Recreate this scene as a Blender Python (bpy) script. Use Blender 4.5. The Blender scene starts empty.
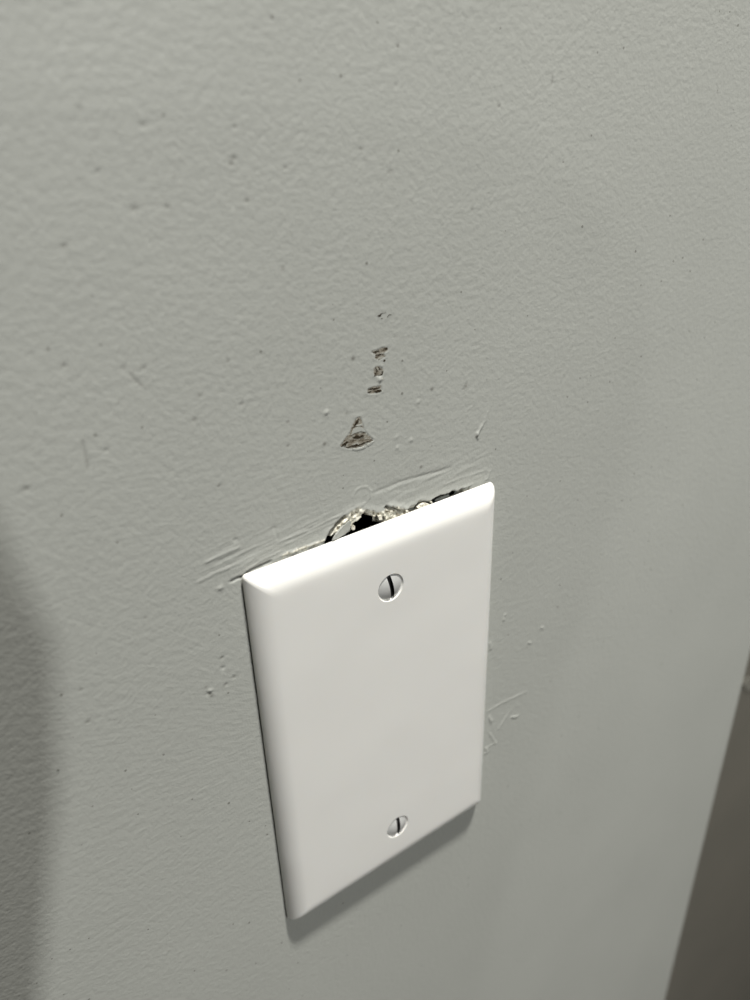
import bpy, bmesh, math, random
import numpy as np
from mathutils import Matrix, Vector

scene = bpy.context.scene
C = scene.collection
random.seed(7)
rng = np.random.default_rng(11)

# ------------------------------------------------------------------ camera
# wall plane is y = 0, x to the right, z up, the blank plate is centred on the origin; millimetres here
CAM = np.array([-88.635, -130.378, 146.668])
ROT = np.array([[0.8178654, -0.5745369, -0.0316789], [-0.2913641, -0.3660311, -0.8838146], [0.4961886, 0.7320714, -0.4667636]])           # rows: camera right, down, forward
FPX = 773.72
cam_d = bpy.data.cameras.new('camera')
cam = bpy.data.objects.new('camera', cam_d); C.objects.link(cam)
m = Matrix.Identity(4)
for i in range(3):
    m[i][0] = ROT[0][i]; m[i][1] = -ROT[1][i]; m[i][2] = -ROT[2][i]; m[i][3] = CAM[i] / 1000.0
cam.matrix_world = m
cam_d.sensor_fit = 'VERTICAL'; cam_d.sensor_height = 9.6; cam_d.sensor_width = 7.2
cam_d.lens = FPX / 1000.0 * 9.6
cam_d.clip_start = 0.005; cam_d.clip_end = 50
cam_d.dof.use_dof = True
cam_d.dof.focus_distance = 0.184
cam_d.dof.aperture_fstop = cam_d.lens / 2.5
scene.camera = cam

def project(P):
    q = (np.asarray(P, float) - CAM) @ ROT.T
    return np.stack([375 + FPX * q[..., 0] / q[..., 2], 500 + FPX * q[..., 1] / q[..., 2]], -1)

def onwall(u, v, y=0.0):
    """photo pixel -> (x, z) in millimetres on the plane y (mm)"""
    d = ROT.T @ np.array([(u - 375) / FPX, (v - 500) / FPX, 1.0])
    t = (y - CAM[1]) / d[1]
    p = CAM + t * d
    return (p[0], p[2])

# ------------------------------------------------------------------ world, exposure
w = bpy.data.worlds.new('world'); scene.world = w
w.use_nodes = True
w.node_tree.nodes['Background'].inputs[0].default_value = (0.9, 0.92, 1.0, 1)
w.node_tree.nodes['Background'].inputs[1].default_value = 0.02
vs = scene.view_settings
vs.view_transform = 'Standard'; vs.look = 'None'; vs.gamma = 1.0; vs.use_curve_mapping = False
vs.exposure = 0.32

FLOOR_Z, CEIL_Z = -0.95, 1.50
# ceiling downlights: (x, y, radius, power, colour)
LAMPS = [
    (0.12, -0.39, 0.06, 10.4, (1.0, 0.985, 0.945), 'round recessed ceiling downlight close above the wall with the blank plate'),
    (0.50, -3.30, 0.025, 6.9, (0.99, 1.0, 0.985), 'small recessed ceiling downlight in the middle of the ceiling'),
    (-0.78, -3.60, 0.045, 1.0, (1.0, 0.995, 0.98), 'recessed ceiling downlight nearest the left wall'),
]

# ------------------------------------------------------------------ helpers
def mat(name, col, rough=0.5, metal=0.0, spec=0.5):
    mm = bpy.data.materials.new(name); mm.use_nodes = True
    b = mm.node_tree.nodes['Principled BSDF']
    b.inputs['Base Color'].default_value = (*col, 1)
    b.inputs['Roughness'].default_value = rough
    b.inputs['Metallic'].default_value = metal
    b.inputs['Specular IOR Level'].default_value = spec
    return mm

def N(mm, t, **kw):
    n = mm.node_tree.nodes.new(t)
    for k, v in kw.items():
        if k in n.inputs: n.inputs[k].default_value = v
        else: setattr(n, k, v)
    return n

def L(mm, a, b): mm.node_tree.links.new(a, b)

def noise(mm, scale, detail=3, rough=0.55, vec=None):
    if vec is None:
        vec = N(mm, 'ShaderNodeTexCoord').outputs['Object']
    n = N(mm, 'ShaderNodeTexNoise', Scale=scale, Detail=detail, Roughness=rough)
    L(mm, vec, n.inputs['Vector'])
    return n

def ramp(mm, src, stops):
    r = N(mm, 'ShaderNodeValToRGB')
    e = r.color_ramp.elements
    while len(e) < len(stops): e.new(0.5)
    for k, (p, c) in enumerate(stops):
        e[k].position = p; e[k].color = (*c, 1) if len(c) == 3 else c
    L(mm, src, r.inputs[0])
    return r

def mix(mm, fac, a, b):
    n = N(mm, 'ShaderNodeMix', data_type='RGBA')
    for s, i in ((fac, 0), (a, 6), (b, 7)):
        if hasattr(s, 'links'): L(mm, s, n.inputs[i])
        elif isinstance(s, (int, float)): n.inputs[i].default_value = s
        else: n.inputs[i].default_value = (*s, 1)
    return n.outputs[2]

def math_n(mm, op, a, b=None, clamp=False):
    n = N(mm, 'ShaderNodeMath', operation=op); n.use_clamp = clamp
    for k, s in enumerate((a, b)):
        if s is None: continue
        if hasattr(s, 'links'): L(mm, s, n.inputs[k])
        else: n.inputs[k].default_value = s
    return n.outputs[0]

def bump(mm, h, strength, dist, prev=None):
    b = N(mm, 'ShaderNodeBump'); b.inputs['Strength'].default_value = strength; b.inputs['Distance'].default_value = dist
    L(mm, h, b.inputs['Height'])
    if prev is not None: L(mm, prev, b.inputs['Normal'])
    return b.outputs[0]

def P(mm): return mm.node_tree.nodes['Principled BSDF']

def tag(o, label=None, cat=None, group=None, kind=None):
    for k, v in (('label', label), ('category', cat), ('group', group), ('kind', kind)):
        if v: o[k] = v
    return o

def link(name, me, mm, parent=None, smooth=None):
    if mm is not None and not me.materials: me.materials.append(mm)
    o = bpy.data.objects.new(name, me); C.objects.link(o)
    if parent is not None: o.parent = parent
    if smooth is not None:
        for p in me.polygons: p.use_smooth = True
        me.set_sharp_from_angle(angle=math.radians(smooth))
    return o

def pyd(name, V, F, mm, parent=None, smooth=None):
    me = bpy.data.meshes.new(name); me.from_pydata([tuple(v) for v in V], [], F); me.update()
    return link(name, me, mm, parent, smooth)

def from_bm(name, bm, mm, parent=None, smooth=None):
    bmesh.ops.recalc_face_normals(bm, faces=bm.faces)
    me = bpy.data.meshes.new(name); bm.to_mesh(me); bm.free()
    return link(name, me, mm, parent, smooth)

def box(bm, lo, hi, bevel=0.0, seg=2):
    r = bmesh.ops.create_cube(bm, size=1)
    vs_ = r['verts']
    for v in vs_:
        v.co = Vector([(lo[i] + hi[i]) / 2 + v.co[i] * (hi[i] - lo[i]) for i in range(3)])
    if bevel:
        es = list({e for v in vs_ for e in v.link_edges})
        bmesh.ops.bevel(bm, geom=es, offset=bevel, segments=seg, affect='EDGES', profile=0.5)

def tube(bm, pts, r, n=12):
    """round bar through pts; r a number or one per point"""
    rings = []
    rr = r if hasattr(r, '__len__') else [r] * len(pts)
    pts = [Vector(p) for p in pts]
    for k, p in enumerate(pts):
        t = (pts[min(k + 1, len(pts) - 1)] - pts[max(k - 1, 0)]).normalized()
        a = t.orthogonal().normalized() if k == 0 else (a - t * a.dot(t)).normalized()
        b = t.cross(a)
        rings.append([bm.verts.new(p + (a * math.cos(2 * math.pi * j / n) + b * math.sin(2 * math.pi * j / n)) * rr[k]) for j in range(n)])
    for q0, q1 in zip(rings, rings[1:]):
        for j in range(n): bm.faces.new((q0[j], q0[(j + 1) % n], q1[(j + 1) % n], q1[j]))
    bm.faces.new(rings[0]); bm.faces.new(rings[-1])

def empty(name, loc):
    o = bpy.data.objects.new(name, None); C.objects.link(o); o.location = loc; o.empty_display_size = 0.05
    return o

# ------------------------------------------------------------------ materials
def paint_nodes(mm, base, with_attr=True):
    b = P(mm)
    co = N(mm, 'ShaderNodeTexCoord').outputs['Object']
    # roller stipple: soft lumps about 2 mm across over a finer grain
    n1 = noise(mm, 560, 2, 0.55, co)
    n2 = noise(mm, 1100, 2, 0.5, co)
    n3 = noise(mm, 28, 2, 0.5, co)
    h = math_n(mm, 'ADD', math_n(mm, 'MULTIPLY', n1.outputs[0], 1.0), math_n(mm, 'MULTIPLY', n2.outputs[0], 0.5))
    h = math_n(mm, 'ADD', h, math_n(mm, 'MULTIPLY', n3.outputs[0], 0.9))
    nb = bump(mm, h, STIPPLE, 0.00055)
    L(mm, nb, b.inputs['Normal'])
    # barely uneven colour of an old coat
    n4 = noise(mm, 14, 4, 0.6, co)
    r4 = ramp(mm, n4.outputs[0], [(0.3, tuple(c * 0.965 for c in base)), (0.7, tuple(c * 1.03 for c in base))])
    # dust specks: rare small dark dots
    sx_ = N(mm, 'ShaderNodeSeparateXYZ'); L(mm, co, sx_.inputs[0])
    cb = N(mm, 'ShaderNodeCombineXYZ'); L(mm, sx_.outputs[0], cb.inputs[0]); L(mm, sx_.outputs[2], cb.inputs[1])
    vo = N(mm, 'ShaderNodeTexVoronoi', voronoi_dimensions='2D', Scale=240.0); L(mm, cb.outputs[0], vo.inputs['Vector'])
    sep = N(mm, 'ShaderNodeSeparateColor'); L(mm, vo.outputs['Color'], sep.inputs[0])
    near = math_n(mm, 'LESS_THAN', vo.outputs['Distance'], math_n(mm, 'MULTIPLY', sep.outputs[1], 0.085))
    rare = math_n(mm, 'GREATER_THAN', sep.outputs[0], 0.90)
    spk = math_n(mm, 'MULTIPLY', math_n(mm, 'MULTIPLY', near, rare), 0.6)
    col = mix(mm, spk, r4.outputs[0], (0.09, 0.085, 0.07))
    return col

STIPPLE = 0.22
WALLC = (0.354, 0.360, 0.330)
M = {}
M['wall'] = mat('wall_paint', WALLC, 0.52, spec=0.4)
_c = paint_nodes(M['wall'], WALLC)
mm = M['wall']
at = N(mm, 'ShaderNodeAttribute', attribute_name='gypsum')
ng = noise(mm, 950, 5, 0.72)
rg = ramp(mm, ng.outputs[0], [(0.36, (0.07, 0.05, 0.03)), (0.42, (0.40, 0.36, 0.27)), (0.48, (0.62, 0.60, 0.50)), (0.75, (0.74, 0.72, 0.64))])
col = mix(mm, at.outputs['Fac'], _c, rg.outputs[0])
at2 = N(mm, 'ShaderNodeAttribute', attribute_name='grime')
col = mix(mm, at2.outputs['Fac'], col, (0.10, 0.095, 0.08))
L(mm, col, P(mm).inputs['Base Color'])

M['paint_plain'] = mat('flaked_paint', WALLC, 0.45, spec=0.4)
M['plate'] = mat('white_plastic', (0.675, 0.665, 0.632), 0.17, spec=0.5)
mm = M['plate']
nb = bump(mm, noise(mm, 45, 1, 0.4).outputs[0], 0.10, 0.0025)
L(mm, nb, P(mm).inputs['Normal'])
P(mm).inputs['Subsurface Weight'].default_value = 0.15
P(mm).inputs['Subsurface Radius'].default_value = (0.0012, 0.001, 0.0008)
M['screw'] = mat('screw_enamel', (0.62, 0.62, 0.60), 0.22, metal=0.35)
M['slot'] = mat('screw_slot_metal', (0.05, 0.05, 0.05), 0.4, metal=0.8)
M['scuff'] = mat('exposed_paper', (0.2, 0.17, 0.13), 0.85, spec=0.15)
mm = M['scuff']
co = N(mm, 'ShaderNodeTexCoord').outputs['Object']
mp = N(mm, 'ShaderNodeMapping'); mp.inputs['Scale'].default_value = (0.35, 1, 1.5); mp.inputs['Rotation'].default_value = (0, 0.25, 0)
L(mm, co, mp.inputs['Vector'])
nz = noise(mm, 1500, 4, 0.65, mp.outputs[0])
rz = ramp(mm, nz.outputs[0], [(0.34, (0.035, 0.028, 0.018)), (0.43, (0.14, 0.12, 0.09)), (0.52, (0.235, 0.215, 0.175)), (0.62, (0.36, 0.36, 0.32))])
L(mm, rz.outputs[0], P(mm).inputs['Base Color'])
L(mm, bump(mm, nz.outputs[0], 0.6, 0.0003), P(mm).inputs['Normal'])
M['scuff_dark'] = mat('torn_brown_paper', (0.03, 0.023, 0.014), 0.9, spec=0.1)
M['gyp'] = mat('plaster', (0.66, 0.64, 0.55), 0.9, spec=0.2)
mm = M['gyp']
nz = noise(mm, 1500, 4, 0.7)
rz = ramp(mm, nz.outputs[0], [(0.32, (0.16, 0.12, 0.07)), (0.45, (0.6, 0.57, 0.47)), (0.7, (0.8, 0.78, 0.70))])
L(mm, rz.outputs[0], P(mm).inputs['Base Color']); L(mm, bump(mm, nz.outputs[0], 0.5, 0.0003), P(mm).inputs['Normal'])
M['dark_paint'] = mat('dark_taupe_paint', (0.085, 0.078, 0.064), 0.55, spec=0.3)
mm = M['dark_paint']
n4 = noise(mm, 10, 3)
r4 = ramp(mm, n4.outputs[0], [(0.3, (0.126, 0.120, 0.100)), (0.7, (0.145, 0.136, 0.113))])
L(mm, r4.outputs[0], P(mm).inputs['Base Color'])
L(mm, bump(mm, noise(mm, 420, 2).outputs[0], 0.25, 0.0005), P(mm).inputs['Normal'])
M['room_wall'] = mat('room_wall_paint', (0.27, 0.27, 0.26), 0.6)
paint_c = paint_nodes(M['room_wall'], (0.27, 0.27, 0.26)); L(M['room_wall'], paint_c, P(M['room_wall']).inputs['Base Color'])
M['ceiling'] = mat('ceiling_paint', (0.5, 0.5, 0.49), 0.8)
L(M['ceiling'], bump(M['ceiling'], noise(M['ceiling'], 150, 3).outputs[0], 0.3, 0.001), P(M['ceiling']).inputs['Normal'])
M['floor'] = mat('floor_wood', (0.12, 0.075, 0.045), 0.45)
mm = M['floor']
mp = N(mm, 'ShaderNodeMapping'); mp.inputs['Scale'].default_value = (14, 1.2, 1)
L(mm, N(mm, 'ShaderNodeTexCoord').outputs['Object'], mp.inputs['Vector'])
nz = noise(mm, 3, 5, 0.6, mp.outputs[0])
rz = ramp(mm, nz.outputs[0], [(0.3, (0.060, 0.052, 0.046)), (0.7, (0.105, 0.094, 0.083))])
L(mm, rz.outputs[0], P(mm).inputs['Base Color'])
M['trim'] = mat('white_trim', (0.72, 0.71, 0.68), 0.35)
M['fabric'] = mat('charcoal_fabric', (0.035, 0.034, 0.036), 0.85, spec=0.2)
L(M['fabric'], bump(M['fabric'], noise(M['fabric'], 900, 2).outputs[0], 0.4, 0.0006), P(M['fabric']).inputs['Normal'])
M['black'] = mat('black_plastic', (0.02, 0.02, 0.021), 0.45)
M['chrome'] = mat('chair_metal', (0.55, 0.55, 0.56), 0.25, metal=1.0)
M['filler'] = mat('old_filler', (0.16, 0.155, 0.13), 0.8)
M['cavity'] = mat('stud_cavity', (0.10, 0.085, 0.065), 0.9)

# ------------------------------------------------------------------ the wall with its torn patch
def wp(pts, org=(0, 0), s=1.0):
    """list of photo pixels (or of zoom pixels with origin and scale) -> Nx2 millimetres on the wall"""
    return np.array([onwall(org[0] + p[0] / s, org[1] + p[1] / s) for p in pts])

def seg_dist(X, Z, poly, closed=False):
    d = np.full(X.shape, 1e9); T = np.zeros(X.shape)
    n = len(poly)
    for k in range(n if closed else n - 1):
        a = poly[k]; b = poly[(k + 1) % n]
        ab = b - a; l2 = max((ab ** 2).sum(), 1e-9)
        t = np.clip(((X - a[0]) * ab[0] + (Z - a[1]) * ab[1]) / l2, 0, 1)
        dd = np.hypot(X - a[0] - t * ab[0], Z - a[1] - t * ab[1])
        T = np.where(dd < d, (k + t) / max(n - 1, 1), T)
        d = np.minimum(d, dd)
    return d, T

def inside(X, Z, poly):
    c = np.zeros(X.shape, bool)
    n = len(poly); j = n - 1
    for i in range(n):
        xi, zi = poly[i]; xj, zj = poly[j]
        if zi != zj:
            c ^= ((zi > Z) != (zj > Z)) & (X < (xj - xi) * (Z - zi) / (zj - zi) + xi)
        j = i
    return c

def sdf(X, Z, poly):
    d, _ = seg_dist(X, Z, poly, True)
    return np.where(inside(X, Z, poly), -d, d)

_tab = rng.random((256, 256))
def vnoise(x, y):
    xi = np.floor(x).astype(int); yi = np.floor(y).astype(int)
    fx = x - xi; fy = y - yi
    fx = fx * fx * (3 - 2 * fx); fy = fy * fy * (3 - 2 * fy)
    g = lambda a, b: _tab[a & 255, b & 255]
    return (g(xi, yi) * (1 - fx) + g(xi + 1, yi) * fx) * (1 - fy) + (g(xi, yi + 1) * (1 - fx) + g(xi + 1, yi + 1) * fx) * fy - 0.5

def smooth(e0, e1, x):
    t = np.clip((x - e0) / (e1 - e0), 0, 1); return t * t * (3 - 2 * t)

ZB = (310, 480); SB = 8.333       # zoomed crop the hole was read from
ZC = (390, 480); SC = 9.375       # the crop of the torn edge right of it
RIM = wp([(120, 560), (135, 515), (185, 425), (230, 365), (290, 310), (340, 262), (400, 228), (470, 250), (560, 275), (600, 258), (650, 228), (700, 226), (760, 240), (815, 262), (830, 300), (700, 420), (400, 520)], ZB, SB)
HOLE = wp([(372, 440), (376, 385), (400, 358), (440, 325), (470, 303), (490, 325), (540, 335), (606, 338), (600, 420), (420, 500)], ZB, SB)
SLIT = wp([(150, 520), (165, 488), (240, 478), (330, 440), (372, 425), (372, 520), (160, 580)], ZB, SB)
CRACK1 = wp([(138, 520), (158, 470), (185, 430), (225, 375), (262, 333), (290, 312)], ZB, SB)
CRACK2 = wp([(-40, 250), (0, 270), (60, 280), (95, 297), (122, 297)], ZC, SC)
CRACK3 = wp([(165, 297), (205, 280), (240, 268), (262, 240), (300, 203), (335, 208), (372, 222)], ZC, SC)
GAPR = wp([(372, 222), (450, 178), (520, 155), (590, 128), (640, 120), (672, 112), (680, 125), (600, 190), (400, 290), (375, 250)], ZC, SC)
RIMR = wp([(-10, 245), (60, 262), (150, 270), (235, 225), (290, 185), (350, 192), (400, 180), (470, 150), (560, 120), (680, 92), (745, 66), (760, 110), (640, 220), (300, 360), (0, 420)], ZC, SC)
BUBBLE = wp([(352, 505), (353, 497), (356, 490), (361, 487), (367, 487), (371, 491), (370, 497), (366, 502), (362, 505)])

CHIPS = {
    'tri': [(340, 446), (345, 439), (350, 433), (352, 427), (356, 418.5), (360, 417), (362, 422), (364, 430), (369, 436), (373.5, 440), (368, 444), (360, 447), (350, 448.5)],
    'top': [(371, 351.5), (377, 350), (383, 347.5), (387, 347.5), (388, 350), (384, 353), (386, 357), (381, 358.5), (379, 360), (375, 358), (376, 354.5)],
    'mid': [(374.5, 368), (377, 366.5), (381, 367.5), (383, 370), (383, 374), (380, 376), (376, 376), (374, 374)],
    'low': [(368, 389), (373, 387), (377, 386.5), (381, 386), (382, 391), (377, 393), (371, 393.5), (367.5, 393)],
    'sky': [(377, 316), (381, 313), (386, 312.5), (392, 314), (387, 317), (382, 319)],
}
CHIPS = {k: wp(v) for k, v in CHIPS.items()}

STEP = 0.25
X0, X1, Z0, Z1 = -80.0, 62.0, -62.0, 150.0
xs = np.arange(X0, X1 + STEP / 2, STEP); zs = np.arange(Z0, Z1 + STEP / 2, STEP)
X, Z = np.meshgrid(xs, zs)
Hh = np.zeros_like(X); G = np.zeros_like(X); GR = np.zeros_like(X)
cut = np.zeros_like(X, bool)

# jittered coordinates make torn outlines ragged
jx = X + 0.55 * vnoise(X * 1.3, Z * 1.3) + 0.35 * vnoise(X * 3.1 + 40, Z * 3.1)
jz = Z + 0.55 * vnoise(X * 1.3 + 90, Z * 1.3 + 17) + 0.35 * vnoise(X * 3.1 + 7, Z * 3.1 + 60)
near = (Z > 50) & (Z < 75) & (X > -25) & (X < 40)
def at_near(fn):
    out = np.full(X.shape, 99.0); out[near] = fn(jx[near], jz[near]); return out

d_rim = at_near(lambda a, b: sdf(a, b, RIM))
d_rimr = at_near(lambda a, b: sdf(a, b, RIMR))
d_hole = at_near(lambda a, b: sdf(a, b, HOLE))
d_slit = at_near(lambda a, b: sdf(a, b, SLIT))
d_gap = at_near(lambda a, b: sdf(a, b, GAPR))
crumb = 0.8 * vnoise(X * 1.1, Z * 1.1) + 0.55 * vnoise(X * 2.6 + 9, Z * 2.6)
# lifted, curled paint lip outside the torn line
Hh += 0.20 * np.exp(-(np.clip(d_rim, 0, None) / 1.1) ** 2) * (d_rim < 90)
Hh += 0.15 * np.exp(-(np.clip(d_rimr, 0, None) / 0.8) ** 2) * (d_rimr < 90)
# broken plaster inside it
inn = smooth(0.15, -0.35, d_rim)
Hh = Hh * (1 - inn) + inn * (0.05 + crumb * 1.0 - 0.12 * np.clip(-d_rim, 0, 2.0))
G = np.maximum(G, smooth(0.25, -0.1, d_rim))
innr = smooth(0.1, -0.3, d_rimr) * (1 - inn)
Hh = Hh * (1 - innr) + innr * (-0.1 + crumb * 0.6)
G = np.maximum(G, 0.55 * smooth(0.1, -0.4, d_rimr) * (vnoise(X * 0.9, Z * 0.9 + 33) > -0.12))
cut |= (d_hole < 0) | (d_slit < 0) | (d_gap < 0)
for dd, dep in ((d_hole, 3.5), (d_slit, 2.0), (d_gap, 2.0)):
    Hh -= dep * smooth(0.9, 0.0, dd)
for line, wd, dep in ((CRACK1, 0.32, 2.2), (CRACK2, 0.28, 1.6), (CRACK3, 0.30, 1.8)):
    d = at_near(lambda a, b: seg_dist(a, b, line)[0])
    Hh -= dep * np.exp(-(d / wd) ** 2)
    GR = np.maximum(GR, 0.85 * np.exp(-(d / (wd * 1.1)) ** 2))
# blistered loop of paint over the hole
d, _ = seg_dist(X, Z, BUBBLE)
Hh += 0.09 * np.exp(-(d / 0.3) ** 2)
Hh += 0.05 * smooth(0.3, -1.5, sdf(X, Z, BUBBLE))

# brushed-on paint build-up along the top of the plate
def stroke(pts, h, wd, org=(0, 0), s=1.0, dirt=0.0):
    global Hh, GR
    q = wp(pts, org, s)
    d, t = seg_dist(X, Z, q)
    prof = np.exp(-(d / wd) ** 2) * smooth(0, 0.15, t + 0.05) * smooth(1.05, 0.85, t)
    Hh += h * prof
    if dirt: GR = np.maximum(GR, dirt * prof)

band = np.exp(-((Z - 61.5) / 4.2) ** 2) * smooth(-52, -36, X) * smooth(0, -14, X)
al = math.radians(7)
sx = X * math.cos(al) + Z * math.sin(al); sz = -X * math.sin(al) + Z * math.cos(al)
Hh += band * (0.07 * vnoise(sx * 0.10, sz * 1.7) + 0.10 * vnoise(sx * 0.2 + 50, sz * 3.4))
band2 = np.exp(-((Z - 63.5) / 5) ** 2) * smooth(-4, 6, X) * smooth(40, 26, X)
Hh += band2 * (0.08 * vnoise(sx * 0.12 + 20, sz * 1.1) + 0.06 * vnoise(sx * 0.3, sz * 2.5))
ZA = (230, 470); SA = 5.0
for pts, h, wd in [([(60, 520), (150, 455), (270, 400)], 0.30, 0.30), ([(75, 470), (140, 430)], 0.22, 0.25), ([(270, 420), (360, 395), (480, 355)], 0.45, 0.45),
                   ([(220, 365), (300, 340), (400, 300)], 0.20, 0.30), ([(330, 325), (390, 300)], 0.25, 0.25), ([(400, 300), (500, 245), (560, 225)], 0.18, 0.3),
                   ([(90, 440), (200, 400), (330, 350)], 0.15, 0.3), ([(215, 280), (235, 330), (245, 365)], -0.18, 0.25), ([(225, 285), (232, 300)], -0.2, 0.3)]:
    stroke(pts, h * 0.35, wd * 0.85, ZA, SA)
stroke([(230.5, 582), (237, 578.5), (241, 577.5), (243, 576.5)], -0.5, 0.25, dirt=0.7)
stroke([(245, 574.5), (252, 570), (262, 565.5), (272, 561)], -0.6, 0.28, dirt=0.75)
stroke([(205, 563), (222, 554), (240, 547)], 0.12, 0.3)
stroke([(196, 583), (215, 573), (232, 566)], 0.10, 0.3)
stroke([(372, 494), (400, 482), (430, 474), (452, 468)], -0.14, 0.5)
stroke([(440, 486), (462, 478), (486, 470), (492, 472)], 0.07, 0.4)
stroke([(484, 484), (488, 478), (489, 470)], 0.12, 0.4)
# runs and lumps in the old paint beside the plate
for pts, h, wd in [([(487, 712), (500, 704), (515, 697), (528, 691)], 0.22, 0.5), ([(489, 716), (491, 722), (490, 718)], 0.45, 0.6), ([(498, 730), (503, 722), (510, 711)], 0.26, 0.6),
                   ([(511, 717), (515, 717), (518, 716)], 0.45, 0.5), ([(489, 733), (493, 739), (496, 744)], 0.25, 0.45), ([(485, 747), (487, 752), (484, 754)], 0.35, 0.5), ([(485, 750), (491, 745), (497, 742)], 0.22, 0.4),
                   ([(476, 437), (479, 431), (483, 424)], 0.35, 0.45), ([(477, 432), (478, 440)], 0.35, 0.35), ([(484, 424), (488, 410)], 0.15, 0.5),
                   ([(490, 642), (491, 650)], 0.35, 0.6), ([(541, 627), (545, 629)], 0.45, 0.6), ([(528, 642), (531, 644)], 0.3, 0.5), ([(503, 618), (504, 621)], 0.3, 0.5)]:
    stroke(pts, h * 0.55, wd * 0.8)
for u, v, h, wd in [(220, 588, 0.55, 0.55), (209, 693, -0.5, 0.5), (210, 691, 0.55, 0.5), (327, 412, 0.4, 0.4), (325, 413, 0.3, 0.5), (396, 437, 0.25, 0.6), (411, 440, 0.35, 0.45), (397, 448, 0.3, 0.45),
                    (418, 402, 0.25, 0.5), (222, 658, -0.3, 0.4), (223, 668, -0.35, 0.4), (226, 685, -0.4, 0.4), (234, 677, -0.3, 0.4), (235, 540, -0.3, 0.5), (380, 379.5, 0.7, 0.5), (505, 615, 0.3, 0.5)]:
    c = wp([(u, v)])[0]
    Hh += 0.42 * h * np.exp(-(((X - c[0]) ** 2 + (Z - c[1]) ** 2) / wd ** 2))
for u, v, s in [(206, 687, 0.4), (210, 694, 0.8), (211.5, 696, 0.6), (221.5, 658, 0.5), (225, 686, 0.5), (234, 677, 0.4), (353, 358.5, 0.9), (324.5, 444, 0.8), (466, 386, 0.7), (464, 389, 0.5), (283, 268, 0.4), (346.5, 413, 0.4), (476.5, 436, 0.7), (432, 389, 0.8), (421, 467, 0.7), (404, 371, 0.3)]:
    c = wp([(u, v)])[0]
    GR = np.maximum(GR, s * np.exp(-(((X - c[0]) / 0.45) ** 2 + ((Z - c[1]) / 0.4) ** 2)))
# faint specks and hairline scratches scattered over the old coat
for u, v, sd, r_ in [(234, 158, .6, .5), (231, 164, .6, .5), (235, 127, .45, .4), (167, 207, .5, .5), (135, 209, .3, .8), (64, 246, .5, .5), (98, 171, .45, .4), (79, 108, .3, .5), (247, 201, .6, .45), (285, 168, .5, .4), (361, 149, .6, .35), (143, 125, .3, .6),
                    (499, 106, .6, .4), (478, 38, .5, .4), (390, 172, .35, .6), (472, 210, .35, .4), (396, 85, .3, .4), (64, 366, .4, .5), (124, 368, .35, .5), (144, 368, .35, .5), (228, 361, .55, .4), (288, 422, .6, .4), (288, 446, .6, .4), (219, 486, .55, .4), (26, 489, .4, .6),
                    (242, 404, .45, .4), (200, 396, .35, .5), (195, 420, .35, .6), (106, 450, .35, .4), (88, 722, .6, .5), (45, 771, .5, .5), (145, 618, .4, .4), (81, 690, .4, .5)]:
    c = wp([(u, v)])[0]
    q_ = np.exp(-(((X - c[0]) / r_) ** 2 + ((Z - c[1]) / (r_ * 0.7)) ** 2))
    GR = np.maximum(GR, sd * q_); Hh -= 0.08 * q_
for pts in [[(130, 374), (136, 381), (144, 388)], [(82, 440), (85, 452), (87, 462), (88, 471)], [(552, 74), (552.5, 80), (551, 87)], [(463, 390), (465, 386), (467, 383)]]:
    stroke(pts, -0.08, 0.28, dirt=0.3)
# crumbly bare edge left of the hole
CE = wp([(283, 556.5), (292, 552), (300, 549.5), (312, 545.5), (322, 542), (331, 539)])
d, t = seg_dist(jx, jz, CE)
e_ = np.exp(-(d / 0.42) ** 2)
G = np.maximum(G, 0.8 * smooth(0.3, 0.7, e_)); Hh += e_ * (0.12 + 0.5 * crumb)
# shallow craters where chips of paint came off
for k, q in CHIPS.items():
    if k == 'sky': continue
    d = np.full(X.shape, 99.0); nb_ = (X > q[:, 0].min() - 3) & (X < q[:, 0].max() + 3) & (Z > q[:, 1].min() - 3) & (Z < q[:, 1].max() + 3)
    d[nb_] = sdf(X[nb_], Z[nb_], q)
    Hh += -0.14 * smooth(0.1, -0.15, d) + 0.035 * np.exp(-((d - 0.25) / 0.3) ** 2) * (d > -0.2)
# fade to the flat wall at the patch's border
edge = np.minimum.reduce([X - X0, X1 - X, Z - Z0, Z1 - Z])
fade = smooth(0.0, 3.0, edge)
Hh *= fade; G *= fade; GR *= fade
# nothing may stand out under the plate's rim
under = (np.abs(X) < 35.4) & (np.abs(Z) < 57.9)
Hh = np.where(under, np.minimum(Hh, 0.0), Hh)

nz_, nx_ = X.shape
V = np.stack([X, -Hh, Z], -1).reshape(-1, 3) / 1000.0
idx = np.arange(nx_ * nz_).reshape(nz_, nx_)
quads = np.stack([idx[:-1, :-1], idx[:-1, 1:], idx[1:, 1:], idx[1:, :-1]], -1)
cx = (X[:-1, :-1] + X[1:, 1:]) / 2; cz = (Z[:-1, :-1] + Z[1:, 1:]) / 2
keep = ~((np.abs(cx) < 33.0) & (cz > -55.5) & (cz < 55.5))
keep &= ~(cut[:-1, :-1] & cut[1:, 1:] & cut[1:, :-1] & cut[:-1, 1:])
quads = quads[keep]
used = np.unique(quads); remap = np.full(nx_ * nz_, -1); remap[used] = np.arange(len(used))
V = V[used]; quads = remap[quads]; Ga = G.reshape(-1)[used]; GRa = GR.reshape(-1)[used]
nv0 = len(V)
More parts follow.
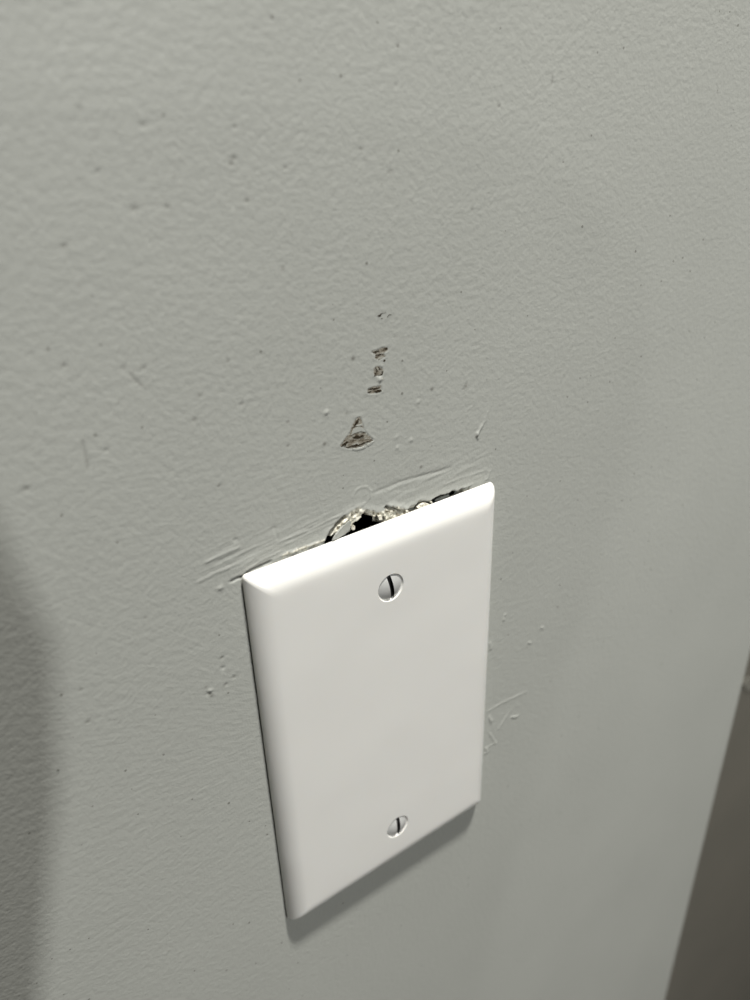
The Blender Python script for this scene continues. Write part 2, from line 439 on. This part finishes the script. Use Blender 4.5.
# plain remainder of the wall round the patch, the rounded outside corner and the return
XE = 199.0
xl = [-2000.0, X0, X1, XE - 3.0]; zl = [FLOOR_Z * 1000, Z0, Z1, CEIL_Z * 1000]
EV, EQ = [], []
def addq(pts):
    b = nv0 + len(EV); EV.extend([tuple(c / 1000.0 for c in p) for p in pts]); EQ.append([b, b + 1, b + 2, b + 3])
for i in range(3):
    for j in range(3):
        if i == 1 and j == 1: continue
        addq([(xl[i], 0, zl[j]), (xl[i + 1], 0, zl[j]), (xl[i + 1], 0, zl[j + 1]), (xl[i], 0, zl[j + 1])])
arc = [(XE - 3 + 3 * math.sin(a), 3 - 3 * math.cos(a)) for a in np.linspace(0, math.pi / 2, 7)] + [(XE, 60.0)]
b0 = nv0 + len(EV)
for (x, y) in arc:
    EV.append((x / 1000, y / 1000, FLOOR_Z)); EV.append((x / 1000, y / 1000, CEIL_Z))
for k in range(len(arc) - 1):
    a = b0 + 2 * k; EQ.append([a, a + 2, a + 3, a + 1])
V = np.concatenate([V, np.array(EV)]); Q = np.concatenate([quads, np.array(EQ)])
Ga = np.concatenate([Ga, np.zeros(len(EV))]); GRa = np.concatenate([GRa, np.zeros(len(EV))])
me = bpy.data.meshes.new('wall_back')
me.vertices.add(len(V)); me.vertices.foreach_set('co', V.astype(np.float32).ravel())
me.loops.add(Q.size); me.loops.foreach_set('vertex_index', Q.astype(np.int32).ravel())
me.polygons.add(len(Q)); me.polygons.foreach_set('loop_start', np.arange(0, Q.size, 4, dtype=np.int32))
me.update(calc_edges=True); me.validate()
me.polygons.foreach_set('use_smooth', np.ones(len(me.polygons), bool))
for nm, arr in (('gypsum', Ga), ('grime', GRa)):
    a = me.attributes.new(nm, 'FLOAT', 'POINT'); a.data.foreach_set('value', arr.astype(np.float32))
wall = link('wall_back', me, M['wall'])
tag(wall, 'pale grey painted wall with stippled texture and chipped paint', kind='structure')

# the stud cavity behind the hole
bm = bmesh.new()
box(bm, (-0.20, 0.006, -0.12), (0.14, 0.09, 0.12))
bm.faces.ensure_lookup_table()
for f in [f for f in bm.faces if f.calc_center_median().y < 0.0061]: bm.faces.remove(f)
cav = from_bm('stud_cavity', bm, M['cavity'], wall)

# exposed paper in each chip, torn flakes at the hole
def ragged(poly, step=0.3, amp=0.12):
    out = []
    n = len(poly)
    for k in range(n):
        a, b = poly[k], poly[(k + 1) % n]
        c = max(1, int(np.hypot(*(b - a)) / step))
        for i in range(c):
            out.append(a + (b - a) * i / c + rng.normal(0, amp, 2) * 0.5)
    return out

def slab(name, poly, y0, y1, mm, tilt=None, parent=None, rag=0.12):
    """irregular thin piece in the wall plane; y0 front, y1 back in mm, tilt(x,z) adds to y"""
    pts = ragged(np.asarray(poly), amp=rag)
    bm = bmesh.new()
    fr = [bm.verts.new((p[0] / 1000, (y0 + (tilt(*p) if tilt else 0)) / 1000, p[1] / 1000)) for p in pts]
    bk = [bm.verts.new((p[0] / 1000, (y1 + (tilt(*p) if tilt else 0)) / 1000, p[1] / 1000)) for p in pts]
    n = len(pts)
    for k in range(n): bm.faces.new((fr[k], fr[(k + 1) % n], bk[(k + 1) % n], bk[k]))
    e = [bm.edges.get((fr[k], fr[(k + 1) % n])) for k in range(n)]
    bmesh.ops.triangle_fill(bm, edges=e, use_beauty=True)
    e = [bm.edges.get((bk[k], bk[(k + 1) % n])) for k in range(n)]
    bmesh.ops.triangle_fill(bm, edges=e, use_beauty=True)
    return from_bm(name, bm, mm, parent or wall)

for k, q in CHIPS.items():
    if k == 'sky': continue
    o = slab('paint_chip', q, 0.0, 0.2, M['scuff'], rag=0.3)
    tag(o, {'tri': 'triangular chip of bare brown paper in the grey paint', 'top': 'torn brown chip in the grey paint', 'mid': 'small broken dark chip',
            'low': 'flat dark scraped chip', 'sky': 'thin faint chip outline'}[k])
# darker torn fibres inside the chips
for pts in [[(352, 437.5), (356, 435), (360, 436), (363, 435), (364, 437), (358, 439)], [(353, 427), (357, 420), (359.5, 418.5), (358, 423), (355, 426)], [(341, 446.5), (347, 441), (349, 442), (345, 446)],
            [(372, 351.8), (378, 350.3), (380, 351.2), (376, 352.6)], [(384, 348), (387.5, 347.5), (387.5, 349.5), (385, 350)], [(383, 361), (385, 359.5), (385.2, 361), (383.6, 362)], [(375, 355), (381, 353.8), (384, 354), (379, 356)],
            [(375, 367.5), (376.3, 368), (377.5, 371.5), (376.5, 371.5)], [(378, 367), (381, 369), (380, 370), (378.5, 369)], [(381, 371), (383, 371.5), (382.5, 375), (379, 375.5), (381.5, 373.5)], [(374.5, 373), (376.3, 373.2), (375.3, 376), (373.7, 377)],
            [(368, 389.2), (376, 387.8), (380, 387.5), (378, 388.8), (370, 390)], [(374, 391), (381, 389.5), (382, 391.5), (376, 392.6)], [(367.5, 392), (371, 391), (371.5, 392), (368.5, 393.2)],
            [(377.3, 316.8), (378.5, 315), (381, 315.6), (379.5, 317)], [(381, 318.3), (383, 317.6), (382.6, 319)], [(381.5, 313.2), (386, 312.4), (386, 313.1), (382, 313.9)], [(387, 316.3), (391.5, 313.8), (391.8, 314.4), (387.5, 317)], [(379.5, 314.6), (381.5, 313.3), (381.9, 313.9), (380, 315.4)], [(345, 447.8), (352, 445.3), (362, 443.2), (371, 440.5), (366, 443), (354, 447)]]:
    slab('torn_fibre', wp(pts), -0.04, 0.2, M['scuff_dark'], rag=0.14)
# pale curled paint along the lower lip of the triangular chip
for pts in [[(352, 449), (360, 448), (366, 445.5), (366, 447), (360, 449.5), (354, 450.2)], [(367, 444.5), (371, 442), (374, 441), (371, 444), (368, 446)], [(353, 429), (358, 426.5), (363, 427.5), (365.5, 432), (360, 431), (354, 433), (351, 435)], [(355, 425.5), (361, 424), (362, 425.5), (357, 426)], [(378.5, 378.5), (382, 377.2), (383, 379), (380, 380.3)]]:
    slab('paint_flake', wp(pts), -0.10, 0.1, M['gyp'] if pts[0][1] < 400 else M['paint_plain'], rag=0.05)
# bent painted flake hanging in the hole, white crumbs, lifted flake further right
FL = wp([(168, 492), (200, 440), (262, 380), (325, 338), (345, 345), (345, 395), (325, 425), (290, 452), (230, 472)], ZB, SB)
fx = FL[:, 0].mean()
tag(slab('paint_flake', FL, -0.5, 0.0, M['paint_plain'], tilt=lambda x, z: 0.22 * (x - fx) - 0.10 * (z - 60), rag=0.1), 'bent grey paint flake in the hole')
for pts, org, s, y in [([(345, 400), (362, 380), (376, 385), (378, 415), (355, 420)], ZB, SB, 0.1), ([(250, 258), (280, 228), (312, 208), (362, 226), (330, 248), (290, 266), (252, 278)], ZC, SC, -0.5),
                       ([(60, 240), (80, 245), (82, 262), (62, 262)], ZC, SC, -0.4), ([(140, 285), (162, 280), (168, 296), (145, 300)], ZC, SC, -0.4), ([(372, 205), (385, 190), (392, 205), (384, 222)], ZC, SC, -0.4),
                       ([(560, 300), (590, 290), (600, 330), (572, 326)], ZB, SB, -0.3), ]:
    slab('plaster_crumb', wp(pts, org, s), y, y + 0.9, M['gyp'], rag=0.12)
# grey backing seen in the narrow gap over the plate's top right
slab('paint_flake', wp([(440, 205), (500, 172), (570, 150), (575, 165), (500, 200), (445, 222)], ZC, SC), 0.7, 1.2, M['paint_plain'], rag=0.1)

# ------------------------------------------------------------------ rest of the room
def quad_box(name, lo, hi, mm, label):
    bm = bmesh.new(); box(bm, lo, hi)
    return tag(from_bm(name, bm, mm), label, kind='structure')

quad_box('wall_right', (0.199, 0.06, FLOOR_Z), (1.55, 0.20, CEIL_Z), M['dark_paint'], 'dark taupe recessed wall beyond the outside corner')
quad_box('wall_left', (-2.08, -4.0, FLOOR_Z), (-2.0, 0.0, CEIL_Z), M['room_wall'], 'grey side wall of the room')
quad_box('wall_front', (-2.08, -4.08, FLOOR_Z), (1.63, -4.0, CEIL_Z), M['room_wall'], 'grey wall opposite the blank plate')
quad_box('wall_side', (1.55, -4.0, FLOOR_Z), (1.63, 0.20, CEIL_Z), M['room_wall'], 'grey side wall past the recess')
quad_box('floor', (-2.08, -4.08, FLOOR_Z - 0.05), (1.63, 0.20, FLOOR_Z), M['floor'], 'dark grey-brown wooden floor')
quad_box('ceiling', (-2.08, -4.08, CEIL_Z), (1.63, 0.20, CEIL_Z + 0.05), M['ceiling'], 'white ceiling')
quad_box('baseboard_back', (-2.0, -0.012, FLOOR_Z), (0.199, 0.0, FLOOR_Z + 0.09), M['trim'], 'white baseboard along the grey wall')
# nick of lighter filler on the recessed wall by the corner
nk = [(742, 683), (746, 678), (752, 677), (756, 684), (752, 690), (745, 690)]
nk = np.array([onwall(a, b, 60.0) for a, b in nk])
bm = bmesh.new()
pv = [bm.verts.new((p[0] / 1000, 0.0592, p[1] / 1000)) for p in nk]; pb = [bm.verts.new((p[0] / 1000, 0.0605, p[1] / 1000)) for p in nk]
bm.faces.new(pv)
for k in range(len(nk)): bm.faces.new((pv[k], pv[(k + 1) % len(nk)], pb[(k + 1) % len(nk)], pb[k]))
from_bm('filler_patch', bm, M['filler'], bpy.data.objects['wall_right'])

# ------------------------------------------------------------------ blank plate
PW, PH, PT, GAP = 71.1, 114.8, 4.55, 0.30
def rrect(w, h, r, n=6):
    pts = []
    for cx_, cz_, a0 in ((w / 2 - r, h / 2 - r, 0), (-w / 2 + r, h / 2 - r, 90), (-w / 2 + r, -h / 2 + r, 180), (w / 2 - r, -h / 2 + r, 270)):
        for k in range(n + 1):
            a = math.radians(a0 + 90 * k / n)
            pts.append((cx_ + r * math.cos(a), cz_ + r * math.sin(a)))
    return pts
plate = empty('blank_wall_plate', (0.0002, -GAP / 1000, 0))
tag(plate, 'white plastic blank wall plate with two slotted screws on the grey wall', 'wall plate')
bm = bmesh.new()
prof = [(0.6, 0.0), (0.6, 0.30), (0.0, 0.32), (0.08, 0.8), (0.28, 1.4), (0.6, 2.0), (1.05, 2.6), (1.6, 3.15), (2.2, 3.6), (2.85, 3.95),
        (3.5, 4.2), (4.1, 4.36), (4.6, PT - 0.11), (5.3, PT - 0.05), (6.2, PT - 0.02), (7.6, PT)]
rings = []
for ins, dep in prof:
    r = 0.9
    rings.append([bm.verts.new((x / 1000, -dep / 1000, z / 1000)) for x, z in rrect(PW - 2 * ins, PH - 2 * ins, r)])
n = len(rings[0])
for q0, q1 in zip(rings, rings[1:]):
    for j in range(n): bm.faces.new((q0[j], q0[(j + 1) % n], q1[(j + 1) % n], q1[j]))
SP, SR = 83.3, 3.45
loops = [[bm.edges.get((rings[-1][j], rings[-1][(j + 1) % n])) for j in range(n)]]
for sz_ in (SP / 2, -SP / 2):
    ns = 40
    dx_ = -0.05 if sz_ > 0 else 0.1
    up = [bm.verts.new((dx_ / 1000 + (SR + 0.35) * math.cos(2 * math.pi * j / ns) / 1000, -PT / 1000, (sz_ + (SR + 0.35) * math.sin(2 * math.pi * j / ns)) / 1000)) for j in range(ns)]
    lw = [bm.verts.new((dx_ / 1000 + (SR - 0.1) * math.cos(2 * math.pi * j / ns) / 1000, -(PT - 0.55) / 1000, (sz_ + (SR - 0.1) * math.sin(2 * math.pi * j / ns)) / 1000)) for j in range(ns)]
    l3 = [bm.verts.new((dx_ / 1000 + 1.6 * math.cos(2 * math.pi * j / ns) / 1000, -(PT - 2.2) / 1000, (sz_ + 1.6 * math.sin(2 * math.pi * j / ns)) / 1000)) for j in range(ns)]
    for a_, b_ in ((up, lw), (lw, l3)):
        for j in range(ns): bm.faces.new((a_[j], a_[(j + 1) % ns], b_[(j + 1) % ns], b_[j]))
    bm.faces.new(l3)
    loops.append([bm.edges.get((up[j], up[(j + 1) % ns])) for j in range(ns)])
bmesh.ops.triangle_fill(bm, edges=[e for l in loops for e in l], use_beauty=True, use_dissolve=False)
bm.faces.new(rings[0])
from_bm('cover', bm, M['plate'], plate, smooth=25)

def screw(z, ang, sink, dx):
    """oval slotted head: columns of verts follow the chord so the slot has straight walls"""
    R_, dome, sw, sd = SR, 0.85, 0.55, 0.9
    us = list(np.linspace(-R_ * 0.999, -sw, 14)) + [-sw] + list(np.linspace(-sw, sw, 3)) + [sw] + list(np.linspace(sw, R_ * 0.999, 14))
    us = list(np.linspace(-R_ * 0.9995, -sw, 16)) + [-sw, 0.0, sw] + list(np.linspace(sw, R_ * 0.9995, 16))
    slot = [False] * 16 + [True] * 3 + [False] * 16
    bm = bmesh.new(); cols = []
    NV = 18
    ca, sa = math.cos(ang), math.sin(ang)
    def vert(u, v, hgt):
        x = u * ca - v * sa; zz = u * sa + v * ca
        return bm.verts.new(((x + dx) / 1000, -(PT - sink + hgt) / 1000, (z + zz) / 1000))
    for u, s in zip(us, slot):
        ch = math.sqrt(max(R_ * R_ - u * u, 1e-6)); c = []
        for k in range(NV + 1):
            v = ch * math.sin(math.radians(-90 + 180 * k / NV)); rr = (u * u + v * v) / (R_ * R_)
            c.append(vert(u, v, dome * (1 - rr) - (sd if s else 0) * (1 if s else 0) if not s else min(dome * (1 - rr) - 0.35, dome - sd)))
        cols.append(c)
    sf = []
    for i, (c0, c1) in enumerate(zip(cols, cols[1:])):
        for k in range(NV):
            f = bm.faces.new((c0[k], c1[k], c1[k + 1], c0[k + 1]))
            if slot[i] or slot[i + 1]: f.material_index = 1
    # skirt down to the countersink
    rim = [c[0] for c in cols] + cols[-1][1:] + [c[-1] for c in reversed(cols[:-1])] + list(reversed(cols[0][1:-1]))
    low = [bm.verts.new((v.co.x * 1.0, -(PT - 1.2) / 1000, v.co.z)) for v in rim]
    for k in range(len(rim)):
        bm.faces.new((rim[k], rim[(k + 1) % len(rim)], low[(k + 1) % len(rim)], low[k]))
    bmesh.ops.recalc_face_normals(bm, faces=bm.faces)
    me = bpy.data.meshes.new('screw'); bm.to_mesh(me); bm.free()
    me.materials.append(M['screw']); me.materials.append(M['slot'])
    o = link('screw', me, None, plate, smooth=35)
    o['label'] = 'slotted oval-head screw'
    return o
screw(SP / 2, math.radians(8), 0.35, -0.05)
screw(-SP / 2, math.radians(-3), 0.30, 0.1)

# ------------------------------------------------------------------ ceiling downlights
M['lamp_glow'] = mat('lamp_diffuser', (0.9, 0.9, 0.88), 0.5)
P(M['lamp_glow']).inputs['Emission Color'].default_value = (1, 0.95, 0.87, 1)
P(M['lamp_glow']).inputs['Emission Strength'].default_value = 4.0
for (x, y, r, pw, colr, lab) in LAMPS:
    t = empty('ceiling_downlight', (x, y, CEIL_Z)); tag(t, lab, 'ceiling light', 'recessed ceiling downlights')
    bm = bmesh.new(); ns = 40
    loopsv = []
    for (rr, zz) in ((r + 0.02, 0.0), (r + 0.018, -0.004), (r + 0.004, -0.006), (r, -0.002), (r, 0.0)):
        loopsv.append([bm.verts.new((rr * math.cos(2 * math.pi * j / ns), rr * math.sin(2 * math.pi * j / ns), zz)) for j in range(ns)])
    for q0, q1 in zip(loopsv, loopsv[1:]):
        for j in range(ns): bm.faces.new((q0[j], q0[(j + 1) % ns], q1[(j + 1) % ns], q1[j]))
    from_bm('trim_ring', bm, M['trim'], t, smooth=40)
    bm = bmesh.new(); bmesh.ops.create_circle(bm, cap_ends=True, segments=40, radius=r, matrix=Matrix.Translation((0, 0, -0.0015)))
    from_bm('diffuser', bm, M['lamp_glow'], t)
    ld = bpy.data.lights.new('downlight', 'AREA'); ld.shape = 'DISK'; ld.size = 2 * r; ld.energy = pw; ld.color = colr
    lo = bpy.data.objects.new('downlight_light', ld); C.objects.link(lo); lo.parent = t; lo.location = (0, 0, -0.008)
    ld.spread = math.radians(85 if y > -1 else 60)
    if y < -1:      # gimbal spots aimed at the plate wall
        lo.rotation_euler = Vector((0.2 - x, -y, -CEIL_Z)).to_track_quat('-Z', 'Y').to_euler()

# ------------------------------------------------------------------ added unseen office chair (stand-in for a held phone; casts wall's left shadow)
chair = empty('added_shadow_chair', (-0.2715, -0.62, FLOOR_Z))
tag(chair, 'added charcoal office chair casting the shadow left of the plate', 'chair')
KY = 0.27      # back shell lies this far behind the chair centre, towards the wall
def back_profile(t):
    """half width of the backrest from bottom (0) to top (1)"""
    return 0.285 - 0.21 * min(1 - t, 0.42)
bm = bmesh.new()
BZ0, BZ1 = 0.50, 1.233
rows, colsn = 28, 16
front, backv = [], []
for i in range(rows + 1):
    t = i / rows; zz = BZ0 + (BZ1 - BZ0) * t
    hw = back_profile(t)
    # round the shoulders
    tr = max(0.0, (zz - (BZ1 - 0.075)) / 0.075); hw -= 0.06 * (1 - math.sqrt(max(0.0, 1 - tr * tr)))
    tb = max(0.0, ((BZ0 + 0.06) - zz) / 0.06); hw -= 0.06 * (1 - math.sqrt(max(0.0, 1 - tb * tb)))
    yb = KY - 0.10 + 0.10 * t
    fr, bk = [], []
    for j in range(colsn + 1):
        s = -1 + 2 * j / colsn
        th = 0.035 * math.sqrt(max(0.0, 1 - abs(s) ** 3)) * math.sqrt(max(0.0, 1 - max(tr, tb) ** 3)) + 0.004
        cv = -0.045 * s * s
        fr.append(bm.verts.new((s * hw, yb + cv - th, zz))); bk.append(bm.verts.new((s * hw, yb + cv + th * 0.5, zz)))
    front.append(fr); backv.append(bk)
for i in range(rows):
    for j in range(colsn):
        bm.faces.new((front[i][j], front[i][j + 1], front[i + 1][j + 1], front[i + 1][j]))
        bm.faces.new((backv[i][j], backv[i + 1][j], backv[i + 1][j + 1], backv[i][j + 1]))
    for j in (0, colsn):
        bm.faces.new((front[i][j], front[i + 1][j], backv[i + 1][j], backv[i][j]))
for i in (0, rows):
    for j in range(colsn): bm.faces.new((front[i][j], front[i][j + 1], backv[i][j + 1], backv[i][j]))
from_bm('backrest', bm, M['fabric'], chair, smooth=50)
bm = bmesh.new(); box(bm, (-0.25, -0.26, 0.43), (0.25, 0.22, 0.52), 0.035, 4); from_bm('seat', bm, M['fabric'], chair, smooth=50)
bm = bmesh.new(); tube(bm, [(0, 0, 0.10), (0, 0, 0.44)], 0.025, 16); from_bm('gas_column', bm, M['chrome'], chair, smooth=40)
bm = bmesh.new(); tube(bm, [(0, 0.05, 0.42), (0, 0.2, 0.41), (0, 0.25, 0.47), (0, 0.225, 0.62)], 0.02, 12); from_bm('back_bar', bm, M['black'], chair, smooth=40)
for s in (-1, 1):
    bm = bmesh.new(); tube(bm, [(s * 0.24, 0.0, 0.45), (s * 0.29, 0.0, 0.47), (s * 0.30, 0.0, 0.64)], 0.015, 12); box(bm, (s * 0.30 - 0.035, -0.13, 0.64), (s * 0.30 + 0.035, 0.13, 0.67), 0.012, 3)
    from_bm('armrest', bm, M['black'], chair, smooth=40)
for k in range(5):
    a = 2 * math.pi * k / 5 + 0.3
    bm = bmesh.new(); tube(bm, [(0, 0, 0.10), (0.29 * math.cos(a), 0.29 * math.sin(a), 0.075)], [0.028, 0.016], 12); lg = from_bm('base_leg', bm, M['black'], chair, smooth=40)
    bm = bmesh.new(); c = Vector((0.29 * math.cos(a), 0.29 * math.sin(a), 0.03)); tn = Vector((-math.sin(a), math.cos(a), 0))
    tube(bm, [c - tn * 0.022, c - tn * 0.006, c + tn * 0.006, c + tn * 0.022], [0.03, 0.03, 0.03, 0.03], 20); tube(bm, [c, c + Vector((0, 0, 0.05))], 0.008, 8)
    from_bm('caster', bm, M['black'], lg, smooth=40)
